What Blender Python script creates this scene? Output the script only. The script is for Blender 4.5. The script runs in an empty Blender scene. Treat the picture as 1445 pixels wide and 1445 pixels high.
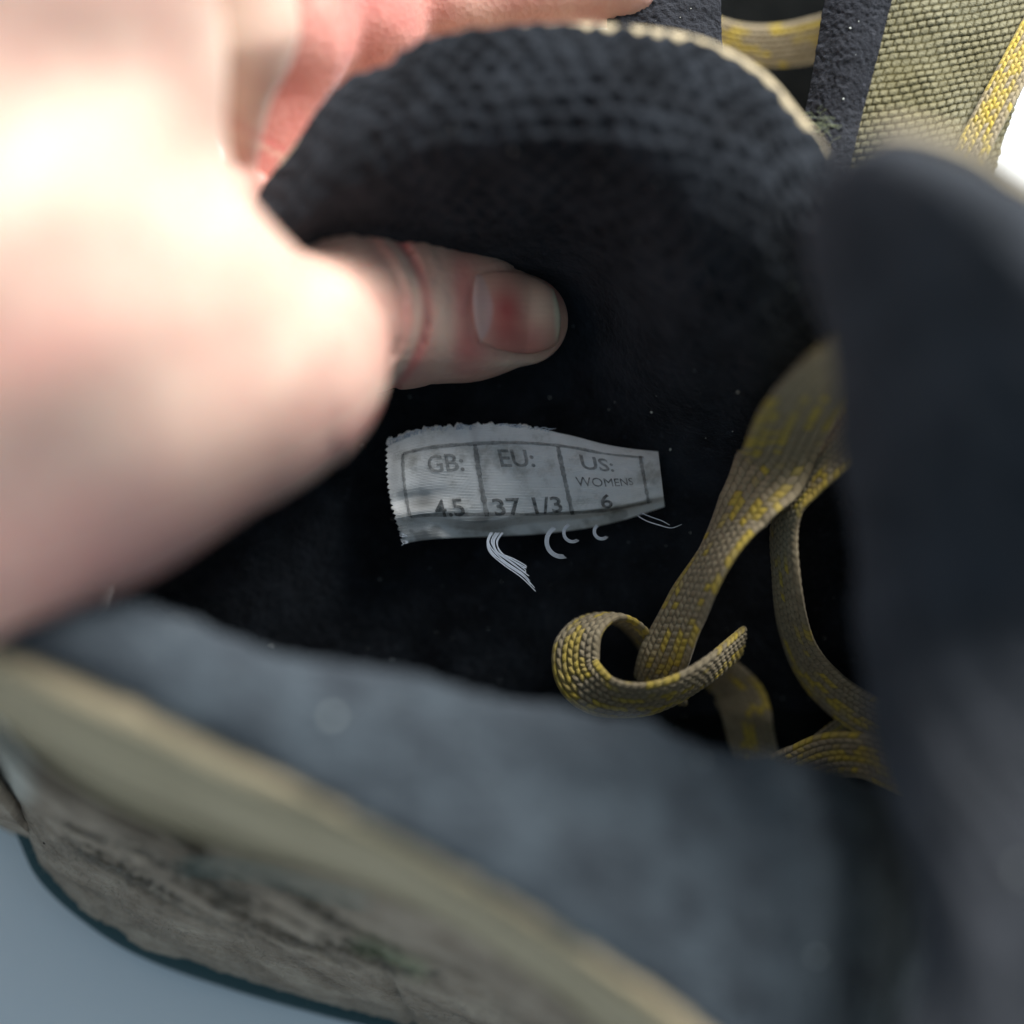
import bpy, math, random
import numpy as np
from mathutils import Vector, Matrix

# ------------------------------------------------------------------ camera, world, lights
S = bpy.context.scene
COL = S.collection
TH = math.radians(25)                      # camera looks down, tilted 25 degrees from the vertical
CAM = np.array([0.0, 0.0, 0.276])          # metres; table top is z = 0
RX = np.array([1.0, 0.0, 0.0])
UP = np.array([0.0, math.cos(TH), math.sin(TH)])
BK = np.array([0.0, -math.sin(TH), math.cos(TH)])
LENS = 62.0
K = 36.0 / LENS / 1445.0
FOCUS = 0.252

cd = bpy.data.cameras.new("camera"); cam = bpy.data.objects.new("camera", cd); COL.objects.link(cam)
cam.matrix_world = Matrix(((RX[0], UP[0], BK[0], CAM[0]), (RX[1], UP[1], BK[1], CAM[1]), (RX[2], UP[2], BK[2], CAM[2]), (0, 0, 0, 1)))
cd.lens = LENS; cd.sensor_width = 36; cd.clip_start = 0.005; cd.clip_end = 20
cd.dof.use_dof = True; cd.dof.focus_distance = FOCUS; cd.dof.aperture_fstop = 3.3
S.camera = cam

W = bpy.data.worlds.new("World"); S.world = W; W.use_nodes = True
W.node_tree.nodes["Background"].inputs[0].default_value = (0.60, 0.81, 1.0, 1)
W.node_tree.nodes["Background"].inputs[1].default_value = 0.43

def cdir(x, y, z):
    return RX * x + UP * y + BK * z

def area(name, cpos, target, sx, sy, power, color):
    ld = bpy.data.lights.new(name, 'AREA'); ld.shape = 'RECTANGLE'; ld.size = sx; ld.size_y = sy
    ld.energy = power; ld.color = color
    lo = bpy.data.objects.new(name, ld); COL.objects.link(lo)
    p = Vector(CAM + cdir(*cpos)); t = Vector(CAM + cdir(*target))
    lo.location = p; lo.rotation_euler = (t - p).to_track_quat('-Z', 'Y').to_euler()
    return lo
area("window_light", (0.50, 0.85, 0.21), (0, 0, -0.24), 0.52, 0.46, 34.0, (1.0, 0.985, 0.965))

S.view_settings.view_transform = 'Standard'; S.view_settings.look = 'None'
S.view_settings.exposure = 0.0; S.view_settings.gamma = 1.0
S.cycles.max_bounces = 6

# ------------------------------------------------------------------ helpers (mm in camera axes -> world metres)
rng = np.random.default_rng(7)
def C(px, py, d):
    px = np.asarray(px, float); py = np.asarray(py, float); d = np.asarray(d, float)
    return np.stack([(px - 722.5) * K * d, -(py - 722.5) * K * d, -d], -1)
def toW(P):
    P = np.asarray(P, float).reshape(-1, 3) * 0.001
    return CAM + P[:, :1] * RX + P[:, 1:2] * UP + P[:, 2:3] * BK
def cr(pts, t):
    """Catmull-Rom through pts (n,k) at t in 0..1, spaced by chord length"""
    pts = np.asarray(pts, float); n = len(pts)
    ch = np.r_[0, np.cumsum(np.maximum(np.linalg.norm(np.diff(pts[:, :2], axis=0), axis=1), 1e-6))]; ch /= ch[-1]
    t = np.clip(np.asarray(t, float), 0, 1)
    i = np.clip(np.searchsorted(ch, t, side='right') - 1, 0, n - 2)
    m = np.zeros_like(pts)
    m[1:-1] = (pts[2:] - pts[:-2]) / (ch[2:] - ch[:-2])[:, None]
    m[0] = (pts[1] - pts[0]) / (ch[1] - ch[0]); m[-1] = (pts[-1] - pts[-2]) / (ch[-1] - ch[-2])
    h = (ch[i + 1] - ch[i]); s = ((t - ch[i]) / h)[:, None]; h = h[:, None]
    return ((2*s**3 - 3*s**2 + 1) * pts[i] + (s**3 - 2*s**2 + s) * h * m[i]
            + (-2*s**3 + 3*s**2) * pts[i + 1] + (s**3 - s**2) * h * m[i + 1])
def vnoise(x, y, seed=0):
    """smooth value noise, vectorised"""
    x = np.asarray(x, float); y = np.asarray(y, float)
    xi = np.floor(x).astype(np.int64); yi = np.floor(y).astype(np.int64); fx = x - xi; fy = y - yi
    fx = fx*fx*(3 - 2*fx); fy = fy*fy*(3 - 2*fy)
    def h(a, b):
        v = np.sin(a * 127.1 + b * 311.7 + seed * 74.7) * 43758.5453
        return v - np.floor(v)
    return ((h(xi, yi)*(1-fx) + h(xi+1, yi)*fx)*(1-fy) + (h(xi, yi+1)*(1-fx) + h(xi+1, yi+1)*fx)*fy) * 2 - 1
def fbm(x, y, seed=0, o=3):
    return sum(vnoise(x * 2**i, y * 2**i, seed + i) * 0.5**i for i in range(o))
def normals(P):
    du = np.gradient(P, axis=0); dv = np.gradient(P, axis=1)
    n = np.cross(du, dv); n /= np.maximum(np.linalg.norm(n, axis=-1, keepdims=True), 1e-9)
    return n
def face_cam(P, N):
    """flip the whole field so that most of it faces the lens side"""
    if np.sum(N * P) > 0: N = -N
    return N
def link(name, verts, faces, mats, parent=None, smooth=True, attrs=None, midx=None, uv=None):
    me = bpy.data.meshes.new(name)
    me.from_pydata([tuple(v) for v in verts.tolist()], [], faces.tolist() if hasattr(faces, 'tolist') else faces)
    for m in (mats if isinstance(mats, (list, tuple)) else [mats]): me.materials.append(m)
    if smooth: me.polygons.foreach_set('use_smooth', [True] * len(me.polygons))
    for k, v in (attrs or {}).items():
        a = me.attributes.new(k, 'FLOAT', 'POINT'); a.data.foreach_set('value', np.asarray(v, np.float32).ravel())
    if uv is not None:
        a = me.attributes.new('pat', 'FLOAT_VECTOR', 'POINT'); a.data.foreach_set('vector', np.asarray(uv, np.float32).ravel())
    me.update()
    o = bpy.data.objects.new(name, me); COL.objects.link(o)
    if parent is not None: o.parent = parent; o.matrix_parent_inverse = parent.matrix_world.inverted()
    return o
def gridfaces(nu, nv, off=0, flip=False):
    a = (np.arange(nu - 1)[:, None] * nv + np.arange(nv - 1)[None, :]).ravel() + off
    f = np.stack([a, a + 1, a + nv + 1, a + nv], 1)
    return f[:, ::-1] if flip else f
def shell(name, P, mats, th, parent=None, disp=None, attrs=None, uv=None):
    """closed sheet of real thickness: P (nu,nv,3) front surface in camera mm, th thickness in mm"""
    nu, nv = P.shape[:2]
    N = face_cam(P, normals(P))
    F = P + (N * disp[..., None] if disp is not None else 0)
    B = P - N * th
    V = np.concatenate([F.reshape(-1, 3), B.reshape(-1, 3)])
    n = nu * nv
    g = gridfaces(nu, nv)
    # orientation: make the front faces look to the lens side
    flip = np.sum(np.cross(np.gradient(P, axis=0), np.gradient(P, axis=1)) * N) > 0
    ff = g[:, ::-1] if flip else g
    bf = (g if flip else g[:, ::-1]) + n
    idx = np.arange(n).reshape(nu, nv)
    ring = np.concatenate([idx[:, 0], idx[-1, 1:], idx[-2::-1, -1], idx[0, -2:0:-1]])
    r2 = np.roll(ring, -1)
    side = np.stack([ring, r2, r2 + n, ring + n], 1)
    if not flip: side = side
    faces = np.concatenate([ff, bf, side])
    at = {k: np.concatenate([np.asarray(v).ravel()] * 2) for k, v in (attrs or {}).items()}
    u2 = None
    if uv is not None: u2 = np.concatenate([uv.reshape(-1, 3)] * 2)
    return link(name, toW(V), faces, mats, parent, attrs=at, uv=u2)
def arcs(P):
    """arc-length coordinates (mm) over a grid, taken along middle lines"""
    nu, nv = P.shape[:2]
    a = np.concatenate([np.zeros((1, nv)), np.cumsum(np.linalg.norm(np.diff(P, axis=0), axis=-1), 0)])
    b = np.concatenate([np.zeros((nu, 1)), np.cumsum(np.linalg.norm(np.diff(P, axis=1), axis=-1), 1)], 1)
    return a, b
def tag(o, label=None, cat=None, group=None, kind=None):
    if label: o['label'] = label
    if cat: o['category'] = cat
    if group: o['group'] = group
    if kind: o['kind'] = kind
    return o
def empty(name, px, py, d):
    o = bpy.data.objects.new(name, None); COL.objects.link(o)
    o.location = Vector(toW(C(px, py, d))[0]); o.empty_display_size = 0.01
    bpy.context.view_layer.update()
    return o

# ------------------------------------------------------------------ materials
class NT:
    def __init__(s, name):
        s.m = bpy.data.materials.new(name); s.m.use_nodes = True
        s.t = s.m.node_tree; s.b = s.t.nodes['Principled BSDF']; s.out = s.t.nodes['Material Output']
        s.tc = s.t.nodes.new('ShaderNodeTexCoord')
    def n(s, t, **k):
        o = s.t.nodes.new(t)
        for a, v in k.items(): setattr(o, a, v)
        return o
    def l(s, a, b): s.t.links.new(a, b)
    def noise(s, scale, detail=3, rough=0.5, src=None):
        o = s.n('ShaderNodeTexNoise'); o.inputs['Scale'].default_value = scale
        o.inputs['Detail'].default_value = detail; o.inputs['Roughness'].default_value = rough
        s.l(src or s.tc.outputs['Object'], o.inputs['Vector']); return o.outputs['Fac']
    def ramp(s, fac, stops):
        r = s.n('ShaderNodeValToRGB'); e = r.color_ramp.elements
        while len(e) < len(stops): e.new(0.5)
        for q, (p, c) in zip(e, stops): q.position = p; q.color = (*c, 1)
        s.l(fac, r.inputs[0]); return r.outputs[0]
    def mix(s, fac, a, b, mode='MIX'):
        m = s.n('ShaderNodeMix', data_type='RGBA', blend_type=mode)
        for sock, v in ((m.inputs[0], fac), (m.inputs[6], a), (m.inputs[7], b)):
            if isinstance(v, (int, float)): sock.default_value = v
            elif isinstance(v, tuple): sock.default_value = (*v, 1)
            else: s.l(v, sock)
        return m.outputs[2]
    def attr(s, name):
        a = s.n('ShaderNodeAttribute'); a.attribute_name = name; return a
    def bump(s, h, strength, dist, chain=None):
        b = s.n('ShaderNodeBump'); b.inputs['Strength'].default_value = strength; b.inputs['Distance'].default_value = dist
        s.l(h, b.inputs['Height'])
        if chain is not None: s.l(chain, b.inputs['Normal'])
        return b.outputs[0]
    def set(s, **k):
        for a, v in k.items():
            a = a.replace('_', ' ')
            if isinstance(v, (int, float, tuple)): s.b.inputs[a].default_value = v if not isinstance(v, tuple) or len(v) != 3 or 'Color' not in a and 'Tint' not in a else (*v, 1)
            else: s.l(v, s.b.inputs[a])
        return s.m

def fleece(name, c0, c1, lint=0.0, sheen=0.25, sc=900):
    t = NT(name)
    big = t.ramp(t.noise(140, 4, .6), [(.34, c0), (.66, c1)])
    if lint:
        l = t.ramp(t.noise(520, 5, .7), [(.60, (0, 0, 0)), (.70, (1, 1, 1))])
        big = t.mix(l, big, tuple(min(1, v * lint) for v in c1))
    h = t.bump(t.noise(sc * 3, 3, .7), .8, .0004, t.bump(t.noise(sc, 4, .6), 1.0, .0008))
    return t.set(Base_Color=big, Roughness=1.0, Normal=h, Sheen_Weight=sheen, Sheen_Roughness=.6, Sheen_Tint=(.75, .85, 1.0), Specular_IOR_Level=.08)
m_lining = fleece('black fleece lining', (.0050, .0056, .0068), (.019, .0225, .028), 1.6, .08)
m_collar = fleece('charcoal padded fleece', (.020, .025, .030), (.048, .061, .071), 1.6, .12, 700)
m_tongue = fleece('dark tongue fleece', (.022, .024, .027), (.038, .041, .047), 1.4, .10, 700)
m_strap = fleece('dark binding tape', (.018, .018, .022), (.035, .036, .042), 2.0, .1, 1500)
m_insole = fleece('black insole cloth', (.004, .005, .005), (.009, .010, .010), 0, 0)

def cloth(name, c0, c1, hole=None):
    t = NT(name)
    a = t.attr('knit').outputs['Fac']
    base = t.mix(t.noise(90, 3), c0, c1)
    col = t.mix(a, hole or tuple(v * .45 for v in c0), base)
    return t.set(Base_Color=col, Roughness=.95, Normal=t.bump(t.noise(2500, 3), .6, .0003), Sheen_Weight=.1, Specular_IOR_Level=.15)
m_mesh = cloth('beige woven mesh', (.36, .295, .18), (.56, .47, .315))
m_mesh2 = cloth('olive beige knit', (.15, .13, .055), (.31, .295, .21), (.055, .045, .012))

def suede():
    t = NT('taupe suede')
    base = t.ramp(t.noise(160, 5, .65), [(.3, (.20, .145, .095)), (.55, (.35, .275, .20)), (.75, (.48, .39, .29))])
    w = t.attr('worn').outputs['Fac']
    base = t.mix(w, base, (.040, .030, .016))
    pale = t.attr('pale').outputs['Fac']
    base = t.mix(pale, base, (.62, .60, .52))
    g = t.attr('green').outputs['Fac']
    base = t.mix(g, base, (.16, .26, .10))
    return t.set(Base_Color=base, Roughness=1.0, Normal=t.bump(t.noise(1400, 4, .7), 1.0, .0007), Sheen_Weight=.2, Specular_IOR_Level=.1)
m_suede = suede()
def plain(name, c, r=.6, spec=.3, bs=0, bd=0):
    t = NT(name)
    col = t.mix(t.noise(200, 4), tuple(v * .8 for v in c), tuple(min(1, v * 1.15) for v in c))
    k = dict(Base_Color=col, Roughness=r, Specular_IOR_Level=spec)
    if bs: k['Normal'] = t.bump(t.noise(bs, 3), .7, bd)
    return t.set(**k)
m_sole = plain('dark teal rubber', (.012, .045, .050), .55, .3, 900, .0003)
m_thread = plain('white nylon thread', (.52, .58, .66), .5, .4)
m_lint = plain('pale lint', (.60, .64, .60), .9, .1)

def lacemat():
    t = NT('braided lace yarn')
    y = t.attr('yellow').outputs['Fac']; g = t.attr('groove').outputs['Fac']
    base = t.mix(y, t.mix(t.noise(700, 2), (.21, .163, .09), (.44, .37, .245)), t.mix(t.noise(500, 2), (.48, .34, .035), (.64, .49, .09)))
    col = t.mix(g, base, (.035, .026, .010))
    w = t.noise(6000, 2)
    return t.set(Base_Color=col, Roughness=.75, Normal=t.bump(w, .5, .0002), Sheen_Weight=.15, Specular_IOR_Level=.3)
m_lace = lacemat()

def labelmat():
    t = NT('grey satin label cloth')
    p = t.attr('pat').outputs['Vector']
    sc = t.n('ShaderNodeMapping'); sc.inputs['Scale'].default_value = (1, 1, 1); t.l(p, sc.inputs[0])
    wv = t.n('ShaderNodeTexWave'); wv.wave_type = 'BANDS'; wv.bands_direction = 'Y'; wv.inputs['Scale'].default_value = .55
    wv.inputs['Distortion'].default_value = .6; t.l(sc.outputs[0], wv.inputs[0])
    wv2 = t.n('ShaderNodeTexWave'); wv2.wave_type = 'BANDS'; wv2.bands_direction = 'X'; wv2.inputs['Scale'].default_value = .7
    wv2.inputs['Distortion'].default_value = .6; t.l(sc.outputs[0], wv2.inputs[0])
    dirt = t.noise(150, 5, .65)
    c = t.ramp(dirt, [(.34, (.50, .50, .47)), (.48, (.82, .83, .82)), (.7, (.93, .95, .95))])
    c = t.mix(t.attr('stain_shade').outputs['Fac'], c, (.13, .13, .12))  # dirt on the cloth, with the shade of its fold painted in
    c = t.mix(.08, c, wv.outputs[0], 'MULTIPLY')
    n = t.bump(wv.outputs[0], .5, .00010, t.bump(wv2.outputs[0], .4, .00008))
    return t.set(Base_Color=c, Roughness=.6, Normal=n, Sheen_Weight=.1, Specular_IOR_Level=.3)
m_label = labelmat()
def inkmat(name, a, c=(.035, .045, .05)):
    t = NT(name)
    t.set(Base_Color=c, Roughness=.8)
    tr = t.n('ShaderNodeBsdfTransparent'); mx = t.n('ShaderNodeMixShader')
    f = t.ramp(t.noise(1300, 4, .75), [(.30, (a, a, a)), (.62, (a * .45, a * .45, a * .45))])
    t.l(f, mx.inputs[0]); t.l(tr.outputs[0], mx.inputs[1]); t.l(t.b.outputs[0], mx.inputs[2]); t.l(mx.outputs[0], t.out.inputs[0])
    return t.m
m_ink = inkmat('worn black ink', .95); m_ink2 = inkmat('faded grey ink', .62); m_ink3 = inkmat('frame ink', .60)

def skin():
    t = NT('pale skin')
    n1 = t.noise(45, 4, .6); n2 = t.noise(260, 4, .6)
    base = t.ramp(n1, [(.3, (.52, .31, .245)), (.5, (.62, .42, .33)), (.7, (.68, .50, .39))])
    base = t.mix(.35, base, t.ramp(n2, [(.35, (.53, .29, .235)), (.65, (.70, .53, .42))]))
    base = t.mix(t.attr('red').outputs['Fac'], base, (.60, .15, .145))
    base = t.mix(t.attr('pale').outputs['Fac'], base, (.80, .70, .55))
    vor = t.n('ShaderNodeTexVoronoi'); vor.inputs['Scale'].default_value = 1100; t.l(t.tc.outputs['Object'], vor.inputs['Vector'])
    h = t.bump(vor.outputs['Distance'], .25, .0003, t.bump(n2, .3, .0006))
    return t.set(Base_Color=base, Roughness=.45, Normal=h, Subsurface_Weight=.35, Subsurface_Radius=(1.0, .35, .2), Subsurface_Scale=.0025, Specular_IOR_Level=.25)
m_skin = skin()
def nailmat():
    t = NT('thumb nail')
    p = t.attr('pat').outputs['Vector']; sx = t.n('ShaderNodeSeparateXYZ'); t.l(p, sx.inputs[0])
    lun = t.attr('lunula').outputs['Fac']; red = t.attr('red').outputs['Fac']; pale = t.attr('pale').outputs['Fac']
    c = t.mix(red, (.60, .36, .28), (.46, .07, .075))
    c = t.mix(lun, c, (.52, .42, .42)); c = t.mix(pale, c, (.74, .66, .50))
    return t.set(Base_Color=c, Roughness=.28, Specular_IOR_Level=.5, Subsurface_Weight=.2, Subsurface_Radius=(1, .4, .3), Subsurface_Scale=.001)
m_nail = nailmat()
def tablemat():
    t = NT('white table top')
    c = t.mix(t.noise(25, 3), (.80, .84, .86), (.86, .90, .91))
    return t.set(Base_Color=c, Roughness=.6, Normal=t.bump(t.noise(500, 3), .2, .0003))
m_table = tablemat()

def sstep(a, b, x):
    t = np.clip((np.asarray(x, float) - a) / (b - a), 0, 1); return t*t*(3 - 2*t)
# ------------------------------------------------------------------ the table top
g = np.array([[-1.5, -1.2, 0], [1.5, -1.2, 0], [1.5, 1.8, 0], [-1.5, 1.8, 0]], float)
g2 = g.copy(); g2[:, 2] = -.03
tt = link('table_top', np.concatenate([g, g2]), [[0, 1, 2, 3], [7, 6, 5, 4], [0, 4, 5, 1], [1, 5, 6, 2], [2, 6, 7, 3], [3, 7, 4, 0]], m_table, smooth=False)
tag(tt, kind='structure')

# ------------------------------------------------------------------ boot being held
boot = empty('boot', 600, 1300, 272)
tag(boot, 'taupe suede boot held open to show the size label inside its black lining', 'boot', 'pair of hiking boots')


# --- far side of the collar (held between thumb and fingers), rim -> down the inside wall
RIM = [(250, 470, 238), (290, 380, 237), (345, 292, 235), (410, 205, 232), (480, 118, 230), (545, 88, 229), (605, 52, 228), (700, 34, 228), (800, 28, 228),
       (900, 38, 228), (1000, 62, 229), (1080, 108, 229), (1130, 165, 229), (1165, 210, 230), (1187, 280, 233), (1206, 380, 239), (1232, 500, 246), (1265, 640, 251)]
FLR = [(120, 980, 271), (200, 1000, 271), (300, 1010, 271), (380, 1020, 271), (450, 1030, 271), (520, 1040, 271), (580, 1050, 271), (660, 1060, 271), (760, 1070, 271),
       (860, 1080, 271), (960, 1090, 271), (1040, 1100, 271), (1100, 1110, 271), (1160, 1115, 270), (1220, 1120, 270), (1280, 1130, 270), (1330, 1140, 270), (1380, 1150, 270)]
sk = np.array([0, .015, .045, .10, .17, .25, .38, .50, .64, .80, 1.0])
dk = np.array([0, -2.6, -4.8, -6.2, -5.2, 8., 29., 32., 30., 33., 40.])     # depth behind the rim silhouette
sk2 = np.array([0, .02, .05, .10, .16, .25, .34, .45, .55, .66, .80, 1.0])
dk2 = np.array([0, -3.0, -5.8, -8.2, -9.2, -7.5, -1.0, 14., 25., 28., 33., 40.])
def far_wall(u, s, grow=0.0, back=0.0):
    ch = np.linspace(0, 1, 400)
    R = cr(RIM, u)
    q = np.interp(u, np.linspace(0, 1, 400), np.linspace(0, 1, 400))
    # pair up rim and floor by control index
    rim = np.array(RIM, float); n = len(RIM)
    chn = np.r_[0, np.cumsum(np.linalg.norm(np.diff(rim[:, :2], axis=0), axis=1))]; chn /= chn[-1]
    f = np.array(FLR, float)
    Fp = np.stack([np.interp(u, chn, f[:, k]) for k in range(3)], -1)
    U = R[:, None, :]; Fq = Fp[:, None, :]; ss = s[None, :, None]
    pxy = U[..., :2] * (1 - ss) + Fq[..., :2] * ss
    dirv = (U[..., :2] - Fq[..., :2]); dirv = dirv / np.linalg.norm(dirv, axis=-1, keepdims=True)
    pxy = pxy + dirv * (np.asarray(grow) if np.ndim(grow) == 0 else np.asarray(grow)[:, None, None])
    pa_ = np.interp(s, sk, dk); pb_ = np.interp(s, sk2, dk2)
    wr = (sstep(.46, .60, u) * (1 - .65 * sstep(.64, .74, u)))[:, None]
    prof = pa_[None] * (1 - wr) + pb_[None] * wr
    # smooth the profile
    d = U[..., 2] + prof * np.clip((Fq[..., 2] - U[..., 2]) / 40.0, .2, 1.5) + back
    return C(pxy[..., 0], pxy[..., 1], d)
nu, nv = 420, 380
u = np.linspace(0, 1, nu); s = np.linspace(0, 1, nv) ** 1.45
P = far_wall(u, s)
for _ in range(70):   # relax kinks of the profile
    P[:, 1:-1] = (P[:, :-2] + P[:, 2:] + 2 * P[:, 1:-1]) / 4
a, b = arcs(P)
am = a[:, 40:41] + 0 * b
pit = 3.3
wbx = 1.6 * fbm(am / 11, b / 11, 90); wby = 1.4 * fbm(am / 11, b / 11, 95)
b0 = b; b = b + wby; am0 = am; am = am + wbx
row = np.floor(b / (pit * .8)); aa = am + (row % 2) * pit / 2
cx = (aa / pit - np.floor(aa / pit) - .5) * pit; cy = (b / (pit * .8) - row - .5) * pit * .8
dimple = np.exp(-((cx / .95)**2 + (cy / .80)**2))
fade = (1 - sstep(30, 48, b)) * (.25 + .75 * sstep(.22, .42, u)[:, None])
ww = 1 + .5 * fbm(am / 9, b / 9, 5)
disp = -1.45 * dimple * fade * ww + .35 * fbm(am / 14, b / 14, 1) + .25 * fbm(am / 1.1, b / 1.1, 3) * .5
disp += .9 * np.sin(a / 9.0 + b / 15.0) * sstep(25, 60, b) * .5
shell('collar_padding', P, m_lining, 1.2, boot, disp)
# outer cloth behind the padding, a little proud of the rim all round
P2 = far_wall(np.linspace(0, 1, 160), np.linspace(0, 1, 90), grow=-4 + 11 * sstep(.45, .6, np.linspace(0, 1, 160)), back=7.5)
w = np.clip(np.linspace(0, 1, 90) / .05, 0, 1)[None, :, None]
cap = far_wall(np.linspace(0, 1, 160), np.linspace(0, 1, 90), grow=-5 + 9.5 * sstep(.45, .6, np.linspace(0, 1, 160)), back=1.5)
P2 = P2 * w + cap * (1 - w)
shell('outer_cloth', P2, m_mesh, 1.0, boot, attrs={'knit': np.ones(P2.shape[:2])})

# --- insole
uu = np.linspace(0, 1, 80)
top = cr([(100, 900, 273), (500, 880, 273), (900, 930, 273), (1350, 1000, 262)], uu)
bot = cr([(60, 1180, 250), (450, 1260, 250), (900, 1400, 250), (1350, 1600, 240)], uu)
v = np.linspace(0, 1, 30)[None, :, None]
Q = top[:, None] * (1 - v) + bot[:, None] * v
Pi = C(Q[..., 0], Q[..., 1], Q[..., 2]); Pi += 0
shell('insole', Pi, m_insole, 2.0, boot, .3 * fbm(Q[..., 0] / 60, Q[..., 1] / 60, 2))

# --- near side of the collar: thick padded roll, lens side
E = [(-120, 935, 207), (-30, 893, 206), (60, 862, 206), (150, 850, 206), (250, 868, 206), (380, 914, 207), (520, 940, 208), (700, 978, 210), (900, 1022, 213),
     (1050, 1060, 216), (1170, 1086, 219), (1255, 1130, 222), (1300, 1220, 222), (1312, 1330, 220), (1285, 1450, 216), (1250, 1560, 212)]
L = [(-150, 870, 200), (-60, 893, 199), (0, 912, 198), (100, 948, 197), (200, 995, 196), (300, 1045, 195.5), (420, 1103, 195), (540, 1168, 194.5), (650, 1230, 194),
     (780, 1305, 193.5), (870, 1363, 194), (950, 1415, 196), (1010, 1460, 198), (1060, 1510, 200), (1110, 1560, 201), (1160, 1620, 202)]
MB = [(-150, 955, 207), (-60, 975, 207), (0, 1012, 208), (80, 1090, 208), (180, 1140, 208), (290, 1192, 208), (420, 1228, 209), (540, 1258, 210), (650, 1310, 210),
      (750, 1372, 209), (830, 1440, 208), (890, 1490, 207), (950, 1540, 206), (1000, 1590, 205), (1050, 1640, 204), (1100, 1700, 204)]
def idx(c, t): # evaluate control list at parameter by index, smooth
    c = np.array(c, float); n = len(c); x = np.asarray(t) * (n - 1)
    i = np.clip(np.floor(x).astype(int), 0, n - 2); f = (x - i)[:, None]
    p0 = c[np.clip(i - 1, 0, n - 1)]; p1 = c[i]; p2 = c[i + 1]; p3 = c[np.clip(i + 2, 0, n - 1)]
    return .5 * (2*p1 + (p2 - p0)*f + (2*p0 - 5*p1 + 4*p2 - p3)*f**2 + (-p0 + 3*p1 - 3*p2 + p3)*f**3)
nu = 420; t = np.linspace(0, 1, nu)
e = idx(E, t); l = idx(L, t); mb = idx(MB, t)
for q in (l, mb):
    for _ in range(500): q[1:-1] = (q[:-2] + 2 * q[1:-1] + q[2:]) / 4
# inside face dives into the boot from the silhouette e, band bulges to the lens between e and l
vs = np.linspace(0, 1, 110)
e[:, 1] += 3.0 * fbm(t * 60, t * 0, 4, 2)
rows = []
hid = e.copy(); hid[:, 1] += 95; hid[:, 0] += -10; hid[:, 2] += 26
for q in np.linspace(0, 1, 24)[:-1]:
    r = hid * (1 - q) + e * q
    r[:, 1] = e[:, 1] + 95 * (1 - q)**1.8 ; r[:, 2] = e[:, 2] + 26 * (1 - q)
    rows.append(r)
for q in vs:
    r = e * (1 - q) + l * q
    bul = 5.5 * np.sqrt(np.clip(1 - (2 * q - 1)**2, 0, 1)) * (1 - .35 * q)
    r[:, 2] -= bul
    rows.append(r)
G = np.stack(rows, 1)
Pn = C(G[..., 0], G[..., 1], G[..., 2])
a, b = arcs(Pn)
shell('collar_padding', Pn, m_collar, 1.0, boot, .5 * fbm(a / 10, b / 10, 8) * sstep(0, 4, b[:, -1:] - b) + .22 * fbm(a / 1.6, b / 1.6, 9))
# --- mesh strip under it
rows = []
for q in np.linspace(0, 1, 90):
    r = l * (1 - q) + mb * q
    r[:, 2] -= 4.2 * math.sin(math.pi * min(q / .8, 1)) ** .9
    rows.append(r)
G = np.stack(rows, 1); Pm = C(G[..., 0], G[..., 1], G[..., 2]); a, b = arcs(Pm)
kn = .5 + .5 * np.sin(b * 2 * math.pi / .9 + .5 * np.sin(a * 3)); kn2 = .75 + .25 * np.sin(a * 2 * math.pi / .8)
shell('mesh_panel', Pm, m_mesh, 1.5, boot, .10 * kn * kn2 + .25 * fbm(a / 14, b / 8, 12) * sstep(0, 3, b), attrs={'knit': np.clip(.45 + .3 * kn * kn2 + .55 * fbm(a / 26, b / .9, 19), 0, 1)})

# --- suede panel from under the strip down to the sole
ST = [(-190, 905, 214), (-90, 950, 214), (-8, 1006, 213), (30, 1062, 214), (110, 1118, 215), (230, 1172, 217), (350, 1222, 214), (480, 1242, 213), (600, 1290, 213),
      (700, 1345, 213), (790, 1410, 212), (860, 1470, 212), (930, 1530, 212), (990, 1590, 212), (1040, 1650, 212), (1090, 1700, 212)]
SB = [(-210, 1040, 262), (-120, 1090, 262), (-15, 1132, 262), (28, 1165, 263), (62, 1232, 264), (125, 1290, 265), (205, 1338, 265), (330, 1382, 265), (450, 1416, 265),
      (580, 1450, 265), (700, 1490, 265), (800, 1530, 265), (900, 1570, 265), (980, 1610, 265), (1060, 1660, 265), (1120, 1710, 265)]
st = idx(ST, t); sb = idx(SB, t)
st[:, 1] -= 28 * (1 - sstep(230, 330, st[:, 0]))
rows = []
nq = 150
for q in np.linspace(0, 1, nq):
    r = st * (1 - q) + sb * q
    r[:, 2] = st[:, 2] + (sb[:, 2] - st[:, 2]) * (q**.75) - 6 * math.sin(math.pi * q)
    lw = (1 - sstep(230, 330, st[:, 0]))
    r[:, 2] += lw * (26 * max(0, 1 - q / .16)**1.5 - 7 * math.exp(-((q - .22) / .1)**2))
    rows.append(r)
G = np.stack(rows, 1); Ps = C(G[..., 0], G[..., 1], G[..., 2]); a, b = arcs(Ps)
gx, gy = G[..., 0], G[..., 1]
def stroke(pts, wd):
    """soft mask around a polyline in the image-aligned sheet coordinates"""
    pts = np.array(pts, float); m = np.full(gx.shape, 1e9)
    for p, q in zip(pts[:-1], pts[1:]):
        v = q - p; hh = np.clip(((gx - p[0]) * v[0] + (gy - p[1]) * v[1]) / (v @ v), 0, 1)
        m = np.minimum(m, np.hypot(gx - p[0] - hh * v[0], gy - p[1] - hh * v[1]))
    return np.exp(-(m / wd)**2)
nz = fbm(gx / 18, gy / 9, 21, 4)
ca, sa = math.cos(.48), math.sin(.48); al = gx * ca + gy * sa; ac = -gx * sa + gy * ca
strk = fbm(al / 120, ac / 7, 37, 3) + .45 * fbm(al / 6, ac / 4, 28, 2)
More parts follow.
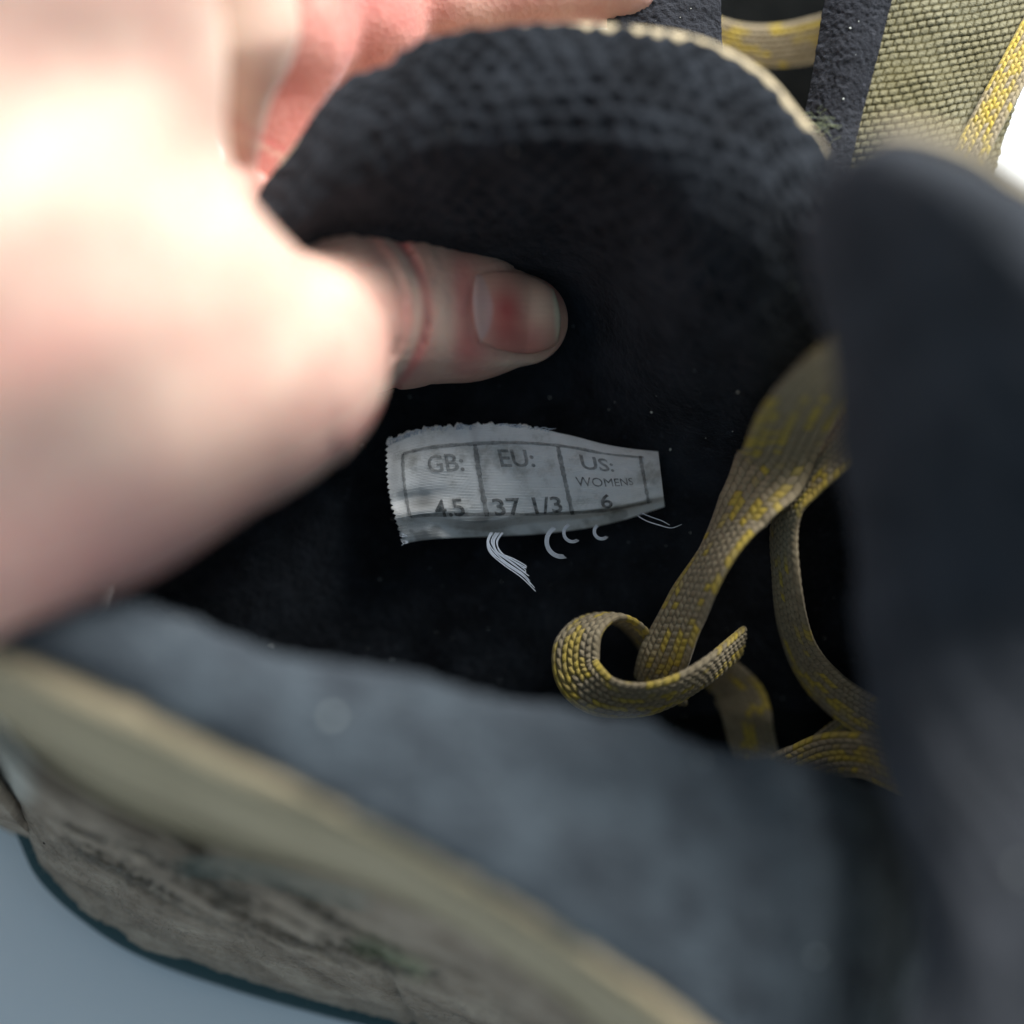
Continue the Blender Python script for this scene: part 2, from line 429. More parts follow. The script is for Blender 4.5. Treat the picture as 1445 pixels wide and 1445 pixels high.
env = np.clip(.6 * stroke([(120, 1195), (230, 1245), (330, 1285), (420, 1318), (500, 1335), (560, 1352)], 12) * 1.8 + stroke([(110, 1180), (240, 1250), (380, 1305), (520, 1345)], 26) + .9 * stroke([(270, 1235), (380, 1262), (480, 1300)], 18), 0, 1)
k1 = stroke([(95, 1178), (150, 1210), (215, 1245), (300, 1280), (400, 1315), (500, 1330)], 13)
k2 = stroke([(250, 1225), (330, 1262), (420, 1300), (500, 1328)], 12)
k3 = stroke([(290, 1238), (360, 1262), (450, 1280)], 10)
k4 = stroke([(545, 1372), (620, 1380)], 7)
k5 = stroke([(160, 1160), (240, 1190), (290, 1200), (280, 1230)], 16)
k6 = stroke([(530, 1360), (570, 1420), (590, 1460)], 6)
worn = np.clip(env * sstep(-.7, .5, strk) * 1.05 + (.7 * k4 + .35 * k6) * (.75 + .9 * nz) + .25 * sstep(.2, .7, strk), 0, 1) * .88
groove = 1.1 * env * sstep(-.1, .5, strk) + .6 * k4 + .8 * k6
pale = np.clip(1 - sstep(20, 70, gx) , 0, 1) * np.clip(1 - sstep(1110, 1150, gy), 0, 1) * .9
green = stroke([(510, 1335), (590, 1370)], 14) * .35
shell('suede_panel', Ps, m_suede, 2.0, boot, -groove + .5 * fbm(a / 9, b / 9, 31) + .15 * fbm(a / .9, b / .9, 32),
      attrs={'worn': worn, 'pale': pale, 'green': green})
# short raised nap fibres
nf = 9000
ii = rng.integers(2, nu - 2, nf); jj = rng.integers(4, nq - 2, nf)
p0 = Ps[ii, jj]; keep = (G[ii, jj, 0] < 900) & (G[ii, jj, 0] > -60); p0 = p0[keep]; nf = len(p0)
Ns = face_cam(Ps, normals(Ps))[ii, jj][keep]
dv = Ns * .5 + rng.normal(0, .5, (nf, 3)) + np.array([.25, .35, 0]); dv /= np.linalg.norm(dv, axis=1, keepdims=True)
ln = rng.uniform(.5, 1.5, (nf, 1)); sd = np.cross(dv, rng.normal(0, 1, (nf, 3))); sd /= np.linalg.norm(sd, axis=1, keepdims=True)
sd2 = np.cross(dv, sd)
b0_ = p0 - Ns * .5
V = np.stack([b0_ + sd * .05, b0_ - sd * .025 + sd2 * .043, b0_ - sd * .025 - sd2 * .043, b0_ + dv * (ln + .5)], 1).reshape(-1, 3)
q4 = np.arange(nf)[:, None] * 4
o = link('nap', toW(V), np.concatenate([q4 + [0, 1, 3], q4 + [1, 2, 3], q4 + [2, 0, 3], q4 + [0, 2, 1]]), plain('taupe nap', (.34, .305, .25), 1, .05), boot, smooth=False)
o['kind'] = 'stuff'

# --- heel counter closing the back of the boot, from the near strip round to the far wall
HT = idx([(-100, 925, 214), (-190, 880, 214), (-330, 790, 218), (-410, 660, 226), (-390, 520, 234), (-250, 430, 240), (-60, 380, 244), (150, 370, 247), (300, 330, 248), (380, 250, 246)], np.linspace(0, 1, 120))
HP = C(HT[:, 0], HT[:, 1], HT[:, 2]); dwn = np.array([0, -math.sin(TH), -math.cos(TH)])
hz = toW(HP)[:, 2] * 1000 - 1.5
cen = HP.mean(0)
rows = []
for q in np.linspace(0, 1, 40):
    o_ = (HP - cen); o_ = o_ / np.linalg.norm(o_, axis=1, keepdims=True)
    rows.append(HP + dwn * (hz * q)[:, None] + o_ * 7 * math.sin(math.pi * q * .8))
HG = np.stack(rows, 1)
shell('heel_counter', HG, m_suede, 2.0, boot, None, attrs={k_: np.zeros(HG.shape[:2]) for k_ in ('worn', 'pale', 'green')})
# --- thin turquoise edge line of the strip and the sole rim
def tube(name, pts, rad, mat, parent, nseg=10, n=200, flat=1.0, noise_amp=0):
    p = idx(pts, np.linspace(0, 1, n)); Pc = C(p[:, 0], p[:, 1], p[:, 2])
    return tubeC(name, Pc, rad, mat, parent, nseg)
def tubeC(name, Pc, rad, mat, parent, nseg=8, ret=False):
    n = len(Pc); T = np.gradient(Pc, axis=0); T /= np.linalg.norm(T, axis=1, keepdims=True)
    ref = np.array([.13, .2, .97]); A = np.cross(T, ref); A /= np.linalg.norm(A, axis=1, keepdims=True); B = np.cross(T, A)
    rad = np.broadcast_to(rad, (n,))
    th = np.linspace(0, 2 * math.pi, nseg, endpoint=False)
    V = Pc[:, None] + rad[:, None, None] * (np.cos(th)[None, :, None] * A[:, None] + np.sin(th)[None, :, None] * B[:, None])
    V = V.reshape(-1, 3); f = []
    i = (np.arange(n - 1)[:, None] * nseg + np.arange(nseg)[None]).ravel(); j = (np.arange(n - 1)[:, None] * nseg + (np.arange(nseg)[None] + 1) % nseg).ravel()
    F = np.stack([i, j, j + nseg, i + nseg], 1).tolist() + [list(range(nseg))[::-1], [(n - 1) * nseg + k for k in range(nseg)]]
    if ret: return V, F
    return link(name, toW(V), F, mat, parent)
tube('piping', [(255, 1222, 211), (330, 1226, 211.5), (400, 1240, 211), (470, 1262, 211), (520, 1272, 211)], .22, plain('pale teal piping', (.16, .30, .28), .7, .2), boot, 8, 60)
# sole: a rounded band following the suede's foot, down to the table
n = 220; tt_ = np.linspace(0, 1, n); base = idx(SB, tt_)
out = base.copy()
Pb = C(base[:, 0], base[:, 1], base[:, 2])
T = np.gradient(Pb, axis=0); T /= np.linalg.norm(T, axis=1, keepdims=True)
outd = np.cross(T, np.array([0, 0, 1.0])); outd /= np.linalg.norm(outd, axis=1, keepdims=True)
if outd[n // 2, 1] > 0: outd = -outd
down = np.array([0, -math.sin(TH), -math.cos(TH)])      # world down in camera axes
prof = [(-10, -1.5), (-1.5, -1.5), (.6, -1.2), (1.25, 0), (1.35, 1.5), (1.2, 3.2), (.4, 4.2), (-10, 4.4)]
rows = []
for o_, dn in prof:
    rows.append(Pb + outd * o_ + down * dn)
Vs = np.stack(rows, 1)
# never below the table
Wd = toW(Vs.reshape(-1, 3)).copy(); Wd[:, 2] = np.maximum(Wd[:, 2], .0006)
F = gridfaces(n, len(prof))
m8 = len(prof)
close = np.stack([np.arange(n - 1) * m8 + m8 - 1, np.arange(n - 1) * m8, np.arange(1, n) * m8, np.arange(1, n) * m8 + m8 - 1], 1)
link('sole', Wd, np.concatenate([F, close]).tolist() + [list(range(m8)), [(n - 1) * m8 + k for k in range(m8)][::-1]], m_sole, boot)

# --- tongue: a thick pad standing up close to the lens
TR = [(1640, 420, 190), (1540, 320, 188), (1445, 266, 186), (1390, 228, 185), (1330, 203, 184), (1272, 194, 184), (1216, 206, 186), (1176, 238, 189), (1150, 285, 192), (1141, 345, 195),
      (1146, 425, 198), (1166, 505, 201), (1184, 620, 203), (1199, 760, 204), (1210, 900, 204), (1228, 1030, 202), (1262, 1140, 198), (1290, 1260, 193), (1285, 1380, 189), (1250, 1500, 186), (1230, 1620, 185)]
TC = [(1700, 620, 182), (1690, 600, 180), (1680, 580, 178), (1660, 560, 177), (1640, 560, 176), (1620, 560, 176), (1620, 570, 176), (1620, 590, 177), (1620, 620, 178), (1620, 650, 178),
      (1630, 700, 178), (1640, 740, 178), (1650, 800, 178), (1660, 880, 176), (1670, 980, 172), (1680, 1080, 166), (1690, 1180, 158), (1700, 1300, 150), (1700, 1420, 146), (1700, 1540, 144), (1700, 1660, 144)]
n = 320; t = np.linspace(0, 1, n); tr = idx(TR, t); tc = idx(TC, t)
for _ in range(12): tc[1:-1] = (tc[:-2] + 2*tc[1:-1] + tc[2:]) / 4
rows = []
for q in np.linspace(0, 1, 120) ** 1.4:
    r = tr * (1 - q) + tc * q
    qq = min(q / .30, 1.0)
    r[:, 2] = tr[:, 2] - 9.0 * math.sqrt(max(0, 1 - (1 - qq)**2)) + (tc[:, 2] - tr[:, 2]) * q * .4
    rows.append(r)
G = np.stack(rows, 1); Pt = C(G[..., 0], G[..., 1], G[..., 2]); a, b = arcs(Pt)
tong = shell('tongue', Pt, m_tongue, 1.5, boot, .7 * fbm(a / 13, b / 13, 41) + .2 * fbm(a / 1.8, b / 1.8, 42))
rows = []
tcen = np.array([1640, 640])
for q in np.linspace(0, 1, 40):
    r = tr * (1 - q) + tc * q
    dv = (tr[:, :2] - tc[:, :2]); dv /= np.linalg.norm(dv, axis=1, keepdims=True)
    r[:, :2] += dv * (-45 + 58 * sstep(1180, 1260, tr[:, 0]) * sstep(500, 300, tr[:, 1]))[:, None]
    r[:, 2] = tr[:, 2] + 4 + 3 * min(q / .1, 1)
    rows.append(r)
G = np.stack(rows, 1)
shell('tongue_backing', C(G[..., 0], G[..., 1], G[..., 2]), m_mesh, 1.2, tong, attrs={'knit': np.ones(G.shape[:2])})

# unseen sheet from tongue to far collar, added to block light into the boot
ga = idx([(1258, 620, 252), (1300, 820, 262), (1340, 1000, 268), (1380, 1150, 272), (1400, 1250, 272)], np.linspace(0, 1, 60))
gb = idx([(1330, 600, 209), (1340, 820, 211), (1350, 1000, 211), (1380, 1180, 211), (1420, 1300, 211)], np.linspace(0, 1, 60))
gg = np.stack([ga * (1 - q) + gb * q for q in np.linspace(0, 1, 24)], 1)
shell('gusset_light_block', C(gg[..., 0], gg[..., 1], gg[..., 2]), m_lining, 1.0, boot)

# ------------------------------------------------------------------ size label sewn to the lining
LT = [(549, 624), (575, 613), (610, 606), (655, 603), (700, 602), (750, 605), (800, 613), (850, 626), (890, 633), (929, 637)]
LBm = [(573, 766), (600, 762), (640, 759), (690, 757), (740, 755), (785, 751), (830, 745), (875, 735), (910, 724), (938, 715)]
def labelP(a, b, lift=0.0):
    """a, b in 0..1 across and down the label -> camera mm"""
    a = np.asarray(a, float); b = np.asarray(b, float); sh = a.shape; a = a.ravel(); b = b.ravel()
    tp = idx(np.c_[LT, np.zeros(10)], np.clip(a, 0, 1))[:, :2]; bt = idx(np.c_[LBm, np.zeros(10)], np.clip(a, 0, 1))[:, :2]
    p = tp * (1 - b[:, None]) + bt * b[:, None]
    p[:, 0] += -9 * np.sin(math.pi * b) * (1 - a) ** 3
    d = 255.4 - 2.6 * np.sin(math.pi * np.clip(b, 0, 1)) ** .8 * (1 - .35 * a) - .8 * np.sin(math.pi * a)
    # ridge where the cloth folds back near the lower edge, and small dents
    rb = .80 - .10 * np.exp(-((a - .05) / .10)**2) + .05 * np.exp(-((a - .32) / .1)**2)
    d += 2.6 * sstep(rb, rb + .10, b) * sstep(.12, .34, a) * (1 - sstep(.86, 1, a) * .5)
    d += 1.2 * np.exp(-((b - .60) / .07)**2) * np.exp(-((a - .10) / .12)**2) - .9 * np.exp(-((b - .74) / .07)**2) * np.exp(-((a - .16) / .14)**2)
    d += .55 * np.exp(-((a - .35) / .018)**2) * (1 - b) - .35 * np.exp(-((a - .40) / .05)**2)
    d += .25 * fbm(a * 7, b * 4, 51)
    d -= lift
    return C(p[:, 0], p[:, 1], d).reshape(*sh, 3)
na, nb = 300, 120
A, B = np.meshgrid(np.linspace(0, 1, na), np.linspace(0, 1, nb), indexing='ij')
Pl = labelP(A, B)
# frayed top and left edges
fr = (.55 * np.abs(vnoise(A * 42, 0 * A, 3)) + .25 * np.abs(np.sin(A * 62 + 3 * vnoise(A * 9, 0 * A, 8))) + .3 * rng.random((na, 1))) * np.exp(-B / .03) * (1 - sstep(.5, .66, A)) * .8
Pl[..., 1] += fr
fl = (.35 * np.abs(np.sin(B * 60)) + .2 * rng.random((1, nb))) * np.exp(-A / .008)
Pl[..., 0] -= fl
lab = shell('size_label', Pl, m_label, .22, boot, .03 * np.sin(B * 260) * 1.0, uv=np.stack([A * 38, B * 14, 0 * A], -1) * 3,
            attrs={'stain_shade': np.clip(.75 * np.exp(-((A - .15) / .07)**2 - ((B - .66 - .3 * (A - .15)) / .09)**2) + .4 * np.exp(-((A - .33) / .08)**2 - ((B - .86) / .06)**2) + .5 * sstep(.15, .6, fbm(A * 9, B * 5, 77)) * sstep(.75, .85, B) + .25 * np.exp(-((A - .04) / .03)**2 - ((B - .3) / .2)**2), 0, .8)})
lab['label'] = 'grey cloth size label printed GB 4.5, EU 37 1/3, US womens 6'

def inkmesh(name, verts2, faces, mat, lift=.10):
    P = labelP(verts2[:, 0], verts2[:, 1], lift)
    N = np.array([0, 0, 1.0])
    return link(name, toW(P + N * .12), faces, mat, lab, smooth=False)
def inktext(txt, a0, b0, h, mat, wid=None, rot=0):
    cu = bpy.data.curves.new('t', 'FONT'); cu.body = txt; cu.align_x = 'CENTER'; cu.align_y = 'CENTER'; cu.size = 1.0; cu.resolution_u = 3; cu.offset = .0 if txt == 'WOMENS' else .018
    ob = bpy.data.objects.new('t', cu); COL.objects.link(ob)
    dg = bpy.context.evaluated_depsgraph_get(); me = bpy.data.meshes.new_from_object(ob.evaluated_get(dg))
    bpy.data.objects.remove(ob)
    import bmesh
    bm = bmesh.new(); bm.from_mesh(me)
    bmesh.ops.triangulate(bm, faces=bm.faces)
    bmesh.ops.subdivide_edges(bm, edges=[e_ for e_ in bm.edges if e_.calc_length() > .12], cuts=2)
    bmesh.ops.triangulate(bm, faces=bm.faces)
    V = np.array([v_.co[:] for v_ in bm.verts]); F = [[v_.index for v_ in f_.verts] for f_ in bm.faces]; bm.free()
    # label is ~38 mm by ~14 mm
    hx = h * 14 / 38
    sx = hx if wid is None else wid / (V[:, 0].max() - V[:, 0].min())
    V2 = np.c_[a0 + V[:, 0] * sx, b0 - V[:, 1] * h + rot * (V[:, 0] * sx)]
    o = inkmesh('print', V2, F, mat)
    return o
def inkline(p0, p1, w, mat=None):
    n = 60; t = np.linspace(0, 1, n)[:, None]; p0 = np.array(p0); p1 = np.array(p1)
    c = p0 * (1 - t) + p1 * t; d = p1 - p0; nn = np.array([-d[1] * 14 / 38, d[0] * 38 / 14]); nn = nn / np.linalg.norm(nn * np.array([38, 14])) * w
    wob = (1 + .25 * vnoise(np.arange(n) * .5, np.zeros(n), 3))[:, None]
    V = np.stack([c - nn * wob, c + nn * wob], 1).reshape(-1, 2)
    F = [[2*i, 2*i+1, 2*i+3, 2*i+2] for i in range(n - 1)]
    return inkmesh('printed_line', V, F, mat or m_ink3)
t0, b0 = .17, .83
inkline((.085, t0), (.93, .12), .22)
inkline((.075, b0 - .06), (.93, .86), .22)
inkline((.085, t0), (.075, b0 - .06), .28)
inkline((.36, t0 - .01), (.345, b0 - .01), .30)
inkline((.628, t0 - .02), (.625, b0 + .02), .28)
inkline((.918, .10), (.915, .88), .25)
inktext('GB:', .25, .325, .225, m_ink2)
inktext('4.5', .235, .735, .225, m_ink)
inktext('EU:', .485, .30, .225, m_ink2)
inktext('37 1/3', .485, .745, .215, m_ink, .225)
inktext('US:', .745, .29, .225, m_ink2)
inktext('WOMENS', .765, .51, .15, m_ink, .205)
inktext('6', .745, .745, .235, m_ink)

# loose white threads under the label
def strand(pts, r, jit=0, n=40):
    p = idx(pts, np.linspace(0, 1, n)); Pc = C(p[:, 0], p[:, 1], p[:, 2])
    return Pc
def threads(name, specs):
    V = []; F = []; k = 0
    for pts, r in specs:
        Pc = strand(pts, r); n = len(Pc)
        v, f = tubeC(None, Pc, r * (1 - .5 * np.linspace(0, 1, n)**3), None, None, 6, ret=True)
        V.append(v); F += [[q + k for q in ff] for ff in f]; k += len(v)
    return link(name, toW(np.concatenate(V)), F, m_thread, lab)
sp = []
for i in range(9):
    o = i * 2.2 - 9; r_ = rng.normal(0, 1.2, 8)
    ex, ey = 756 - i * 2.6 + r_[0], 833 - i * 4.5 + r_[1] * 2
    sp.append(([(700 + o + r_[2], 752, 254), (694 + o * .8 + r_[2], 765, 252.5), (700 + o * .9 + r_[3], 780, 252), (718 + o * .7 + r_[4], 797 - i, 252), (738 + o * .4 + r_[5], 815 - i * 2, 252), (ex, ey, 252)], .10))
threads('thread', sp)
for k, (x, y, r_, a1) in enumerate([(793, 764, 24, 200), (808, 752, 14, 195), (849, 750, 12, 205)]):
    sp = []
    for i in range(4 if k == 0 else 3):
        rr_ = r_ - i * 1.6; pts_ = []
        for q in np.linspace(0, 1, 8):
            th_ = math.radians(a1 - 75 - i * 3 + (q * (190 if k else 160)))
            pts_.append((x + rr_ * math.cos(th_), y - (-1) * rr_ * -math.sin(th_) * 1.0, 253.4 - 1.4 * min(1, q * 3)))
        sp.append((pts_, .075))
    threads('thread', sp)
threads('thread', [([(900, 728, 254), (912, 735, 252.6), (930, 741, 252), (947, 745, 252), (962, 740, 252)], .08), ([(905, 724, 254), (920, 730, 252.6), (934, 735, 252), (945, 741, 252)], .07)])
# ragged fray along the top-left edge
sp = []
for i in range(60):
    a_ = rng.uniform(.0, .62); x, y = idx(np.c_[LT, np.zeros(10)], np.array([a_]))[0, :2]
    sp.append(([(x, y + 4, 254.6), (x + rng.uniform(-3, 6), y - rng.uniform(0, 4), 254.3), (x + rng.uniform(2, 12), y - rng.uniform(-1, 5), 254.2)], .06))
for i in range(24):
    b_ = rng.uniform(.1, 1); x = 549 + 24 * b_; y = 624 + 142 * b_
    sp.append(([(x + 3, y, 254.8), (x - 3, y + rng.uniform(-3, 3), 254.4), (x - rng.uniform(4, 8), y + rng.uniform(-5, 5), 254.4)], .05))
o = threads('fray', sp); o['kind'] = 'stuff'

# ------------------------------------------------------------------ laces
def ribbon(name, path, parent, cols=8, pitch=1.15, th=.55, seed=0, ybias=.0, hstr=.46):
    """path rows: px, py, d, half-width vector in mm (x right, y up, z to the lens)"""
    path = np.array(path, float)
    Pc0 = C(path[:, 0], path[:, 1], path[:, 2]); full = np.c_[Pc0, path[:, 3:6]]
    tt = np.linspace(0, 1, 800); f = idx(full, tt)
    cl = np.r_[0, np.cumsum(np.linalg.norm(np.diff(f[:, :3], axis=0), axis=1))]; Ltot = cl[-1]
    nu = int(Ltot / pitch * 7); uu = np.linspace(0, Ltot, nu); f = np.stack([np.interp(uu, cl, f[:, k]) for k in range(6)], 1)
    c = f[:, :3]; w = f[:, 3:]; T = np.gradient(c, axis=0); T /= np.linalg.norm(T, axis=1, keepdims=True)
    hw = np.linalg.norm(w, axis=1, keepdims=True)
    w = w - T * np.sum(w * T, 1, keepdims=True); w = w / np.linalg.norm(w, axis=1, keepdims=True) * hw
    Nn = np.cross(T, w / hw)
    m = cols * 7 + 1; x = np.linspace(-1, 1, m)
    cell = (x + 1) / 2 * cols; ci = np.minimum(np.floor(cell), cols - 1); cf = cell - ci - .5
    rngl = np.random.default_rng(seed)
    V = []; yl = []; gr = []
    for side in (1, -1):
        uoff = (ci[None] % 2) * .5
        lu = uu[:, None] / pitch + uoff + cf[None] * .38 * np.where(ci[None] % 2 == 0, 1, -1)
        li = np.floor(lu); lf = lu - li - .5
        hgt = np.clip(1 - (cf[None] * 1.9)**2, 0, 1) ** .5 * np.clip(1 - (lf * 1.9)**2, 0, 1) ** .5
        base = th * np.sqrt(np.clip(1 - (x[None] * .985)**2, 0, 1)) ** .7
        off = base + hstr * (hgt - .4) * (1 - np.abs(x[None])**6)
        V.append(c[:, None] + w[:, None] * x[None, :, None] + side * Nn[:, None] * off[..., None])
        yn = .75 * vnoise((ci[None] + li * .5) * .35 + seed * 3.7 + side, li * .09, seed) + .75 * vnoise(ci[None] * 5.7, li * .22 + ci[None] * 3.1, seed + 5)
        hs = np.sin((ci[None] * 12.9 + np.floor((li + ci[None] * 2) / 4) * 78.2 + seed * 3.1)) * 43758.5; hs = hs - np.floor(hs)
        hq = np.sin(ci[None] * 3.7 + li * 9.1 + seed) * 4375.8; hq = hq - np.floor(hq)
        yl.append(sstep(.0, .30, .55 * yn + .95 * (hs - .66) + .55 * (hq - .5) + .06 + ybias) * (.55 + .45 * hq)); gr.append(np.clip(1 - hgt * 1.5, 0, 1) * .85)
    V = np.stack(V, 0); n = nu * m
    g = gridfaces(nu, m); g2 = g[:, ::-1] + n
    e0 = np.arange(nu - 1) * m; s1 = np.stack([e0, e0 + m, e0 + m + n, e0 + n], 1); e1 = e0 + m - 1; s2 = np.stack([e1 + m, e1, e1 + n, e1 + m + n], 1)
    j = np.arange(m - 1); c1 = np.stack([j + 1, j, j + n, j + 1 + n], 1); j2 = j + (nu - 1) * m; c2 = np.stack([j2, j2 + 1, j2 + 1 + n, j2 + n], 1)
    return link(name, toW(V.reshape(-1, 3)), np.concatenate([g, g2, s1, s2, c1, c2]), m_lace, parent, attrs={'yellow': np.stack(yl).ravel(), 'groove': np.stack(gr).ravel()})

lace = empty('shoelace', 1100, 700, 245)
tag(lace, 'loose flat olive and yellow lace curling down inside the held boot beside the tongue', 'shoelace')
# main strand: wide near the tongue, turning on edge, then round a curl
ribbon('strand', [
    (1330, 330, 218, 3.0, 3.0, 1.5), (1260, 420, 217, 4.2, 2.6, 1.0), (1183, 505, 226, 4.8, 2.0, .6), (1128, 580, 235, 5.7, 1.5, .4), (1095, 650, 245, 5.2, 1.3, 1.2), (1048, 720, 247, 3.7, .8, 2.4), (1003, 795, 247, 2.3, .6, 3.3),
    (965, 865, 250, 2.5, 1.2, 3.0), (938, 925, 253, 2.6, 1.2, 2.6), (914, 966, 258, 1.6, .6, 1.8)], lace, seed=3, ybias=-.02)
ribbon('loop', [
    (955, 985, 262, -1.0, .6, -4.2), (922, 925, 260, -1.4, .6, -4.2), (888, 882, 257, -2.0, .3, -4.0), (848, 872, 254, -2.8, -.3, -3.4), (817, 900, 252, -3.2, -.9, -2.8), (815, 948, 251, -3.1, -1.3, -2.5), (850, 980, 249, -2.4, -1.9, -2.7),
    (900, 988, 248, -1.2, -2.5, -3.0), (950, 975, 248, -.4, -2.6, -3.0), (1000, 945, 250, .3, -2.2, -3.2), (1046, 906, 256, .6, -1.6, -2.4)], lace, seed=11, ybias=.12)
ribbon('strand', [(1230, 560, 238, 2.5, 0, 3), (1190, 620, 243, 2.2, 0, 3), (1140, 680, 248, 1.6, .2, 3.5), (1108, 735, 250, 1.3, .1, 3.6), (1110, 820, 251, 1.3, 0, 3.6), (1125, 900, 255, 1.5, .5, 3.4), (1160, 960, 257, 2.0, 1.4, 3), (1215, 1005, 257, 1.8, 2.4, 2), (1290, 1040, 254, .8, 3, 1)], lace, seed=21, ybias=-.1)
ribbon('strand', [(1000, 940, 266, 3.5, .5, 1), (1045, 985, 267, 3.6, .6, 1), (1060, 1040, 265, 3.4, .5, 1), (1072, 1100, 262, 3.2, .5, 1), (1075, 1160, 258, 3.2, .5, 1)], lace, seed=31, ybias=-.3)  # less yellow in this and the next strand, dimmed to imitate deep shade
ribbon('strand', [(1085, 1095, 258, 1.0, 2.2, 1.5), (1130, 1065, 257, 1.5, 2.4, 1), (1160, 1040, 260, 2.0, 2.2, 1), (1195, 1020, 264, 2.0, 2.4, 1), (1225, 1010, 268, 2.0, 2.4, 1)], lace, seed=41, ybias=-.3)
ribbon('strand', [(1120, 1085, 252, .4, 2.9, 1), (1170, 1066, 248, .5, 3.1, 1), (1225, 1068, 245, .2, 3.2, 1), (1290, 1100, 243, .2, 3.2, 1)], lace, seed=51, ybias=.1)

# ------------------------------------------------------------------ second boot behind
b2 = empty('boot', 1250, 100, 275)
tag(b2, 'second boot lying behind the held one, olive knit side and dark taped lace opening', 'boot', 'pair of hiking boots')
def quad(name, TL, TR_, BR, BL, d4, mat, th, n1, n2, disp=None, attrs=None, curve=0, parent=b2):
    a = np.linspace(0, 1, n1)[:, None]; b = np.linspace(0, 1, n2)[None]
    q = [(1-a)*(1-b), a*(1-b), a*b, (1-a)*b]
    X = sum(w_ * p[0] for w_, p in zip(q, (TL, TR_, BR, BL))); Y = sum(w_ * p[1] for w_, p in zip(q, (TL, TR_, BR, BL))); D = sum(w_ * d for w_, d in zip(q, d4))
    D = D - curve * np.sin(math.pi * a) + 0 * b
    P = C(X, Y, D); aa, bb = arcs(P)
    return shell(name, P, mat, th, parent, disp(aa, bb) if disp else None, attrs(aa, bb) if attrs else None)
# knit side: stitches are real relief
def knit(a, b):
    a = a + .3 * fbm(a / 7, b / 7, 63); b = b + .2 * fbm(a / 6, b / 6, 64)
    r = np.floor(b / 1.1); aa = a / 1.35 + (r % 2) * .5
    cx = aa - np.floor(aa) - .5; cy = b / 1.1 - r - .5
    return np.clip(1 - (cx * 2.0)**4, 0, 1) * np.clip(1 - (cy * 2.05)**2, 0, 1) ** .6
quad('knit_side', (1262, -120), (1530, -160), (1385, 300), (1130, 300), (252, 258, 256, 250), m_mesh2, 1.5, 320, 400, lambda a, b: .32 * knit(a, b) * (.8 + .5 * fbm(a / 3, b / 3, 66)) + .25 * fbm(a / 8, b / 8, 61), lambda a, b: {'knit': knit(a, b)}, 4.0)
quad('binding', (1185, -120), (1290, -120), (1192, 260), (1118, 260), (252, 250, 248, 250), m_strap, 1.6, 60, 200, lambda a, b: .14 * fbm(a / .5, b / .5, 71) + .2 * fbm(a / 5, b / 5, 72), None, 1.2)
quad('eyestay', (850, -140), (1010, -140), (1022, 120), (860, 120), (256, 256, 252, 252), m_strap, 1.6, 70, 140, lambda a, b: .16 * fbm(a / .5, b / .5, 81) + .3 * fbm(a / 4, b / 4, 82), None, 1.0)
quad('tongue', (930, -160), (1240, -160), (1220, 300), (930, 300), (284, 284, 284, 284), m_insole, 2.0, 20, 20)
quad('outer_cloth', (1240, -160), (1500, -160), (1372, 330), (1100, 330), (263, 266, 266, 262), m_suede, 3.0, 20, 20, None, lambda a, b: {'worn': 0 * a, 'pale': 0 * a, 'green': 0 * a})
ribbon('lace', [(985, 45, 270, .2, 2.8, 1.5), (1040, 62, 271, .2, 2.9, 1.2), (1100, 64, 271, .1, 3.0, 1.2), (1165, 52, 270, 0, 3.3, 1.2), (1230, 30, 270, 0, 3.3, 1)], b2, seed=61, ybias=.05)
ribbon('lace', [(1500, -30, 256, 2.0, -1.0, .8), (1457, 50, 253, 2.0, -1.0, .8), (1417, 125, 251, 2.0, -1.0, .8), (1378, 200, 250, 2.0, -1.0, .8), (1330, 300, 250, 2.0, -1.0, .8)], b2, seed=71, ybias=.2)
# frayed green-white fibres where the binding meets the knit
sp = []
for i in range(22):
    x = 1160 + rng.normal(0, 9); y = 178 + rng.normal(0, 9)
    sp.append(([(x, y, 247), (x + rng.normal(0, 8), y - rng.uniform(0, 10), 246), (x + rng.normal(0, 14), y - rng.uniform(2, 16), 245.5)], .03))
V = []; F = []; k = 0
for pts, r in sp:
    v, f = tubeC(None, strand(pts, r, n=8), r, None, None, 5, ret=True); V.append(v); F += [[q + k for q in ff] for ff in f]; k += len(v)
o = link('fray', toW(np.concatenate(V)), F, plain('pale green fibre', (.26, .30, .17), .8, .2), b2); o['kind'] = 'stuff'

# ------------------------------------------------------------------ the hand: one continuous surface grown from a distance field
import openvdb
vox = .65
lo = np.array([-200., -52., -272.]); hi = np.array([30., 100., -130.])
nx, ny, nz_ = (np.ceil((hi - lo) / vox)).astype(int)
X = (lo[0] + vox * np.arange(nx)).astype(np.float32)[:, None, None]; Y = (lo[1] + vox * np.arange(ny)).astype(np.float32)[None, :, None]; Z = (lo[2] + vox * np.arange(nz_)).astype(np.float32)[None, None, :]
def cone(X, Y, Z, a, b):
    pa = C(*a[:3]); pb = C(*b[:3]); ra, rb = a[3], b[3]; ba = pb - pa; L2 = float(ba @ ba)
    h = ((X - pa[0]) * ba[0] + (Y - pa[1]) * ba[1] + (Z - pa[2]) * ba[2]) / L2; h = np.clip(h, 0, 1)
    return np.sqrt((X - pa[0] - h * ba[0])**2 + (Y - pa[1] - h * ba[1])**2 + (Z - pa[2] - h * ba[2])**2) - (ra + (rb - ra) * h)
def smin(a, b, k):
    h = np.clip(k - np.abs(a - b), 0, None) / k
    return np.minimum(a, b) - h * h * k * .25
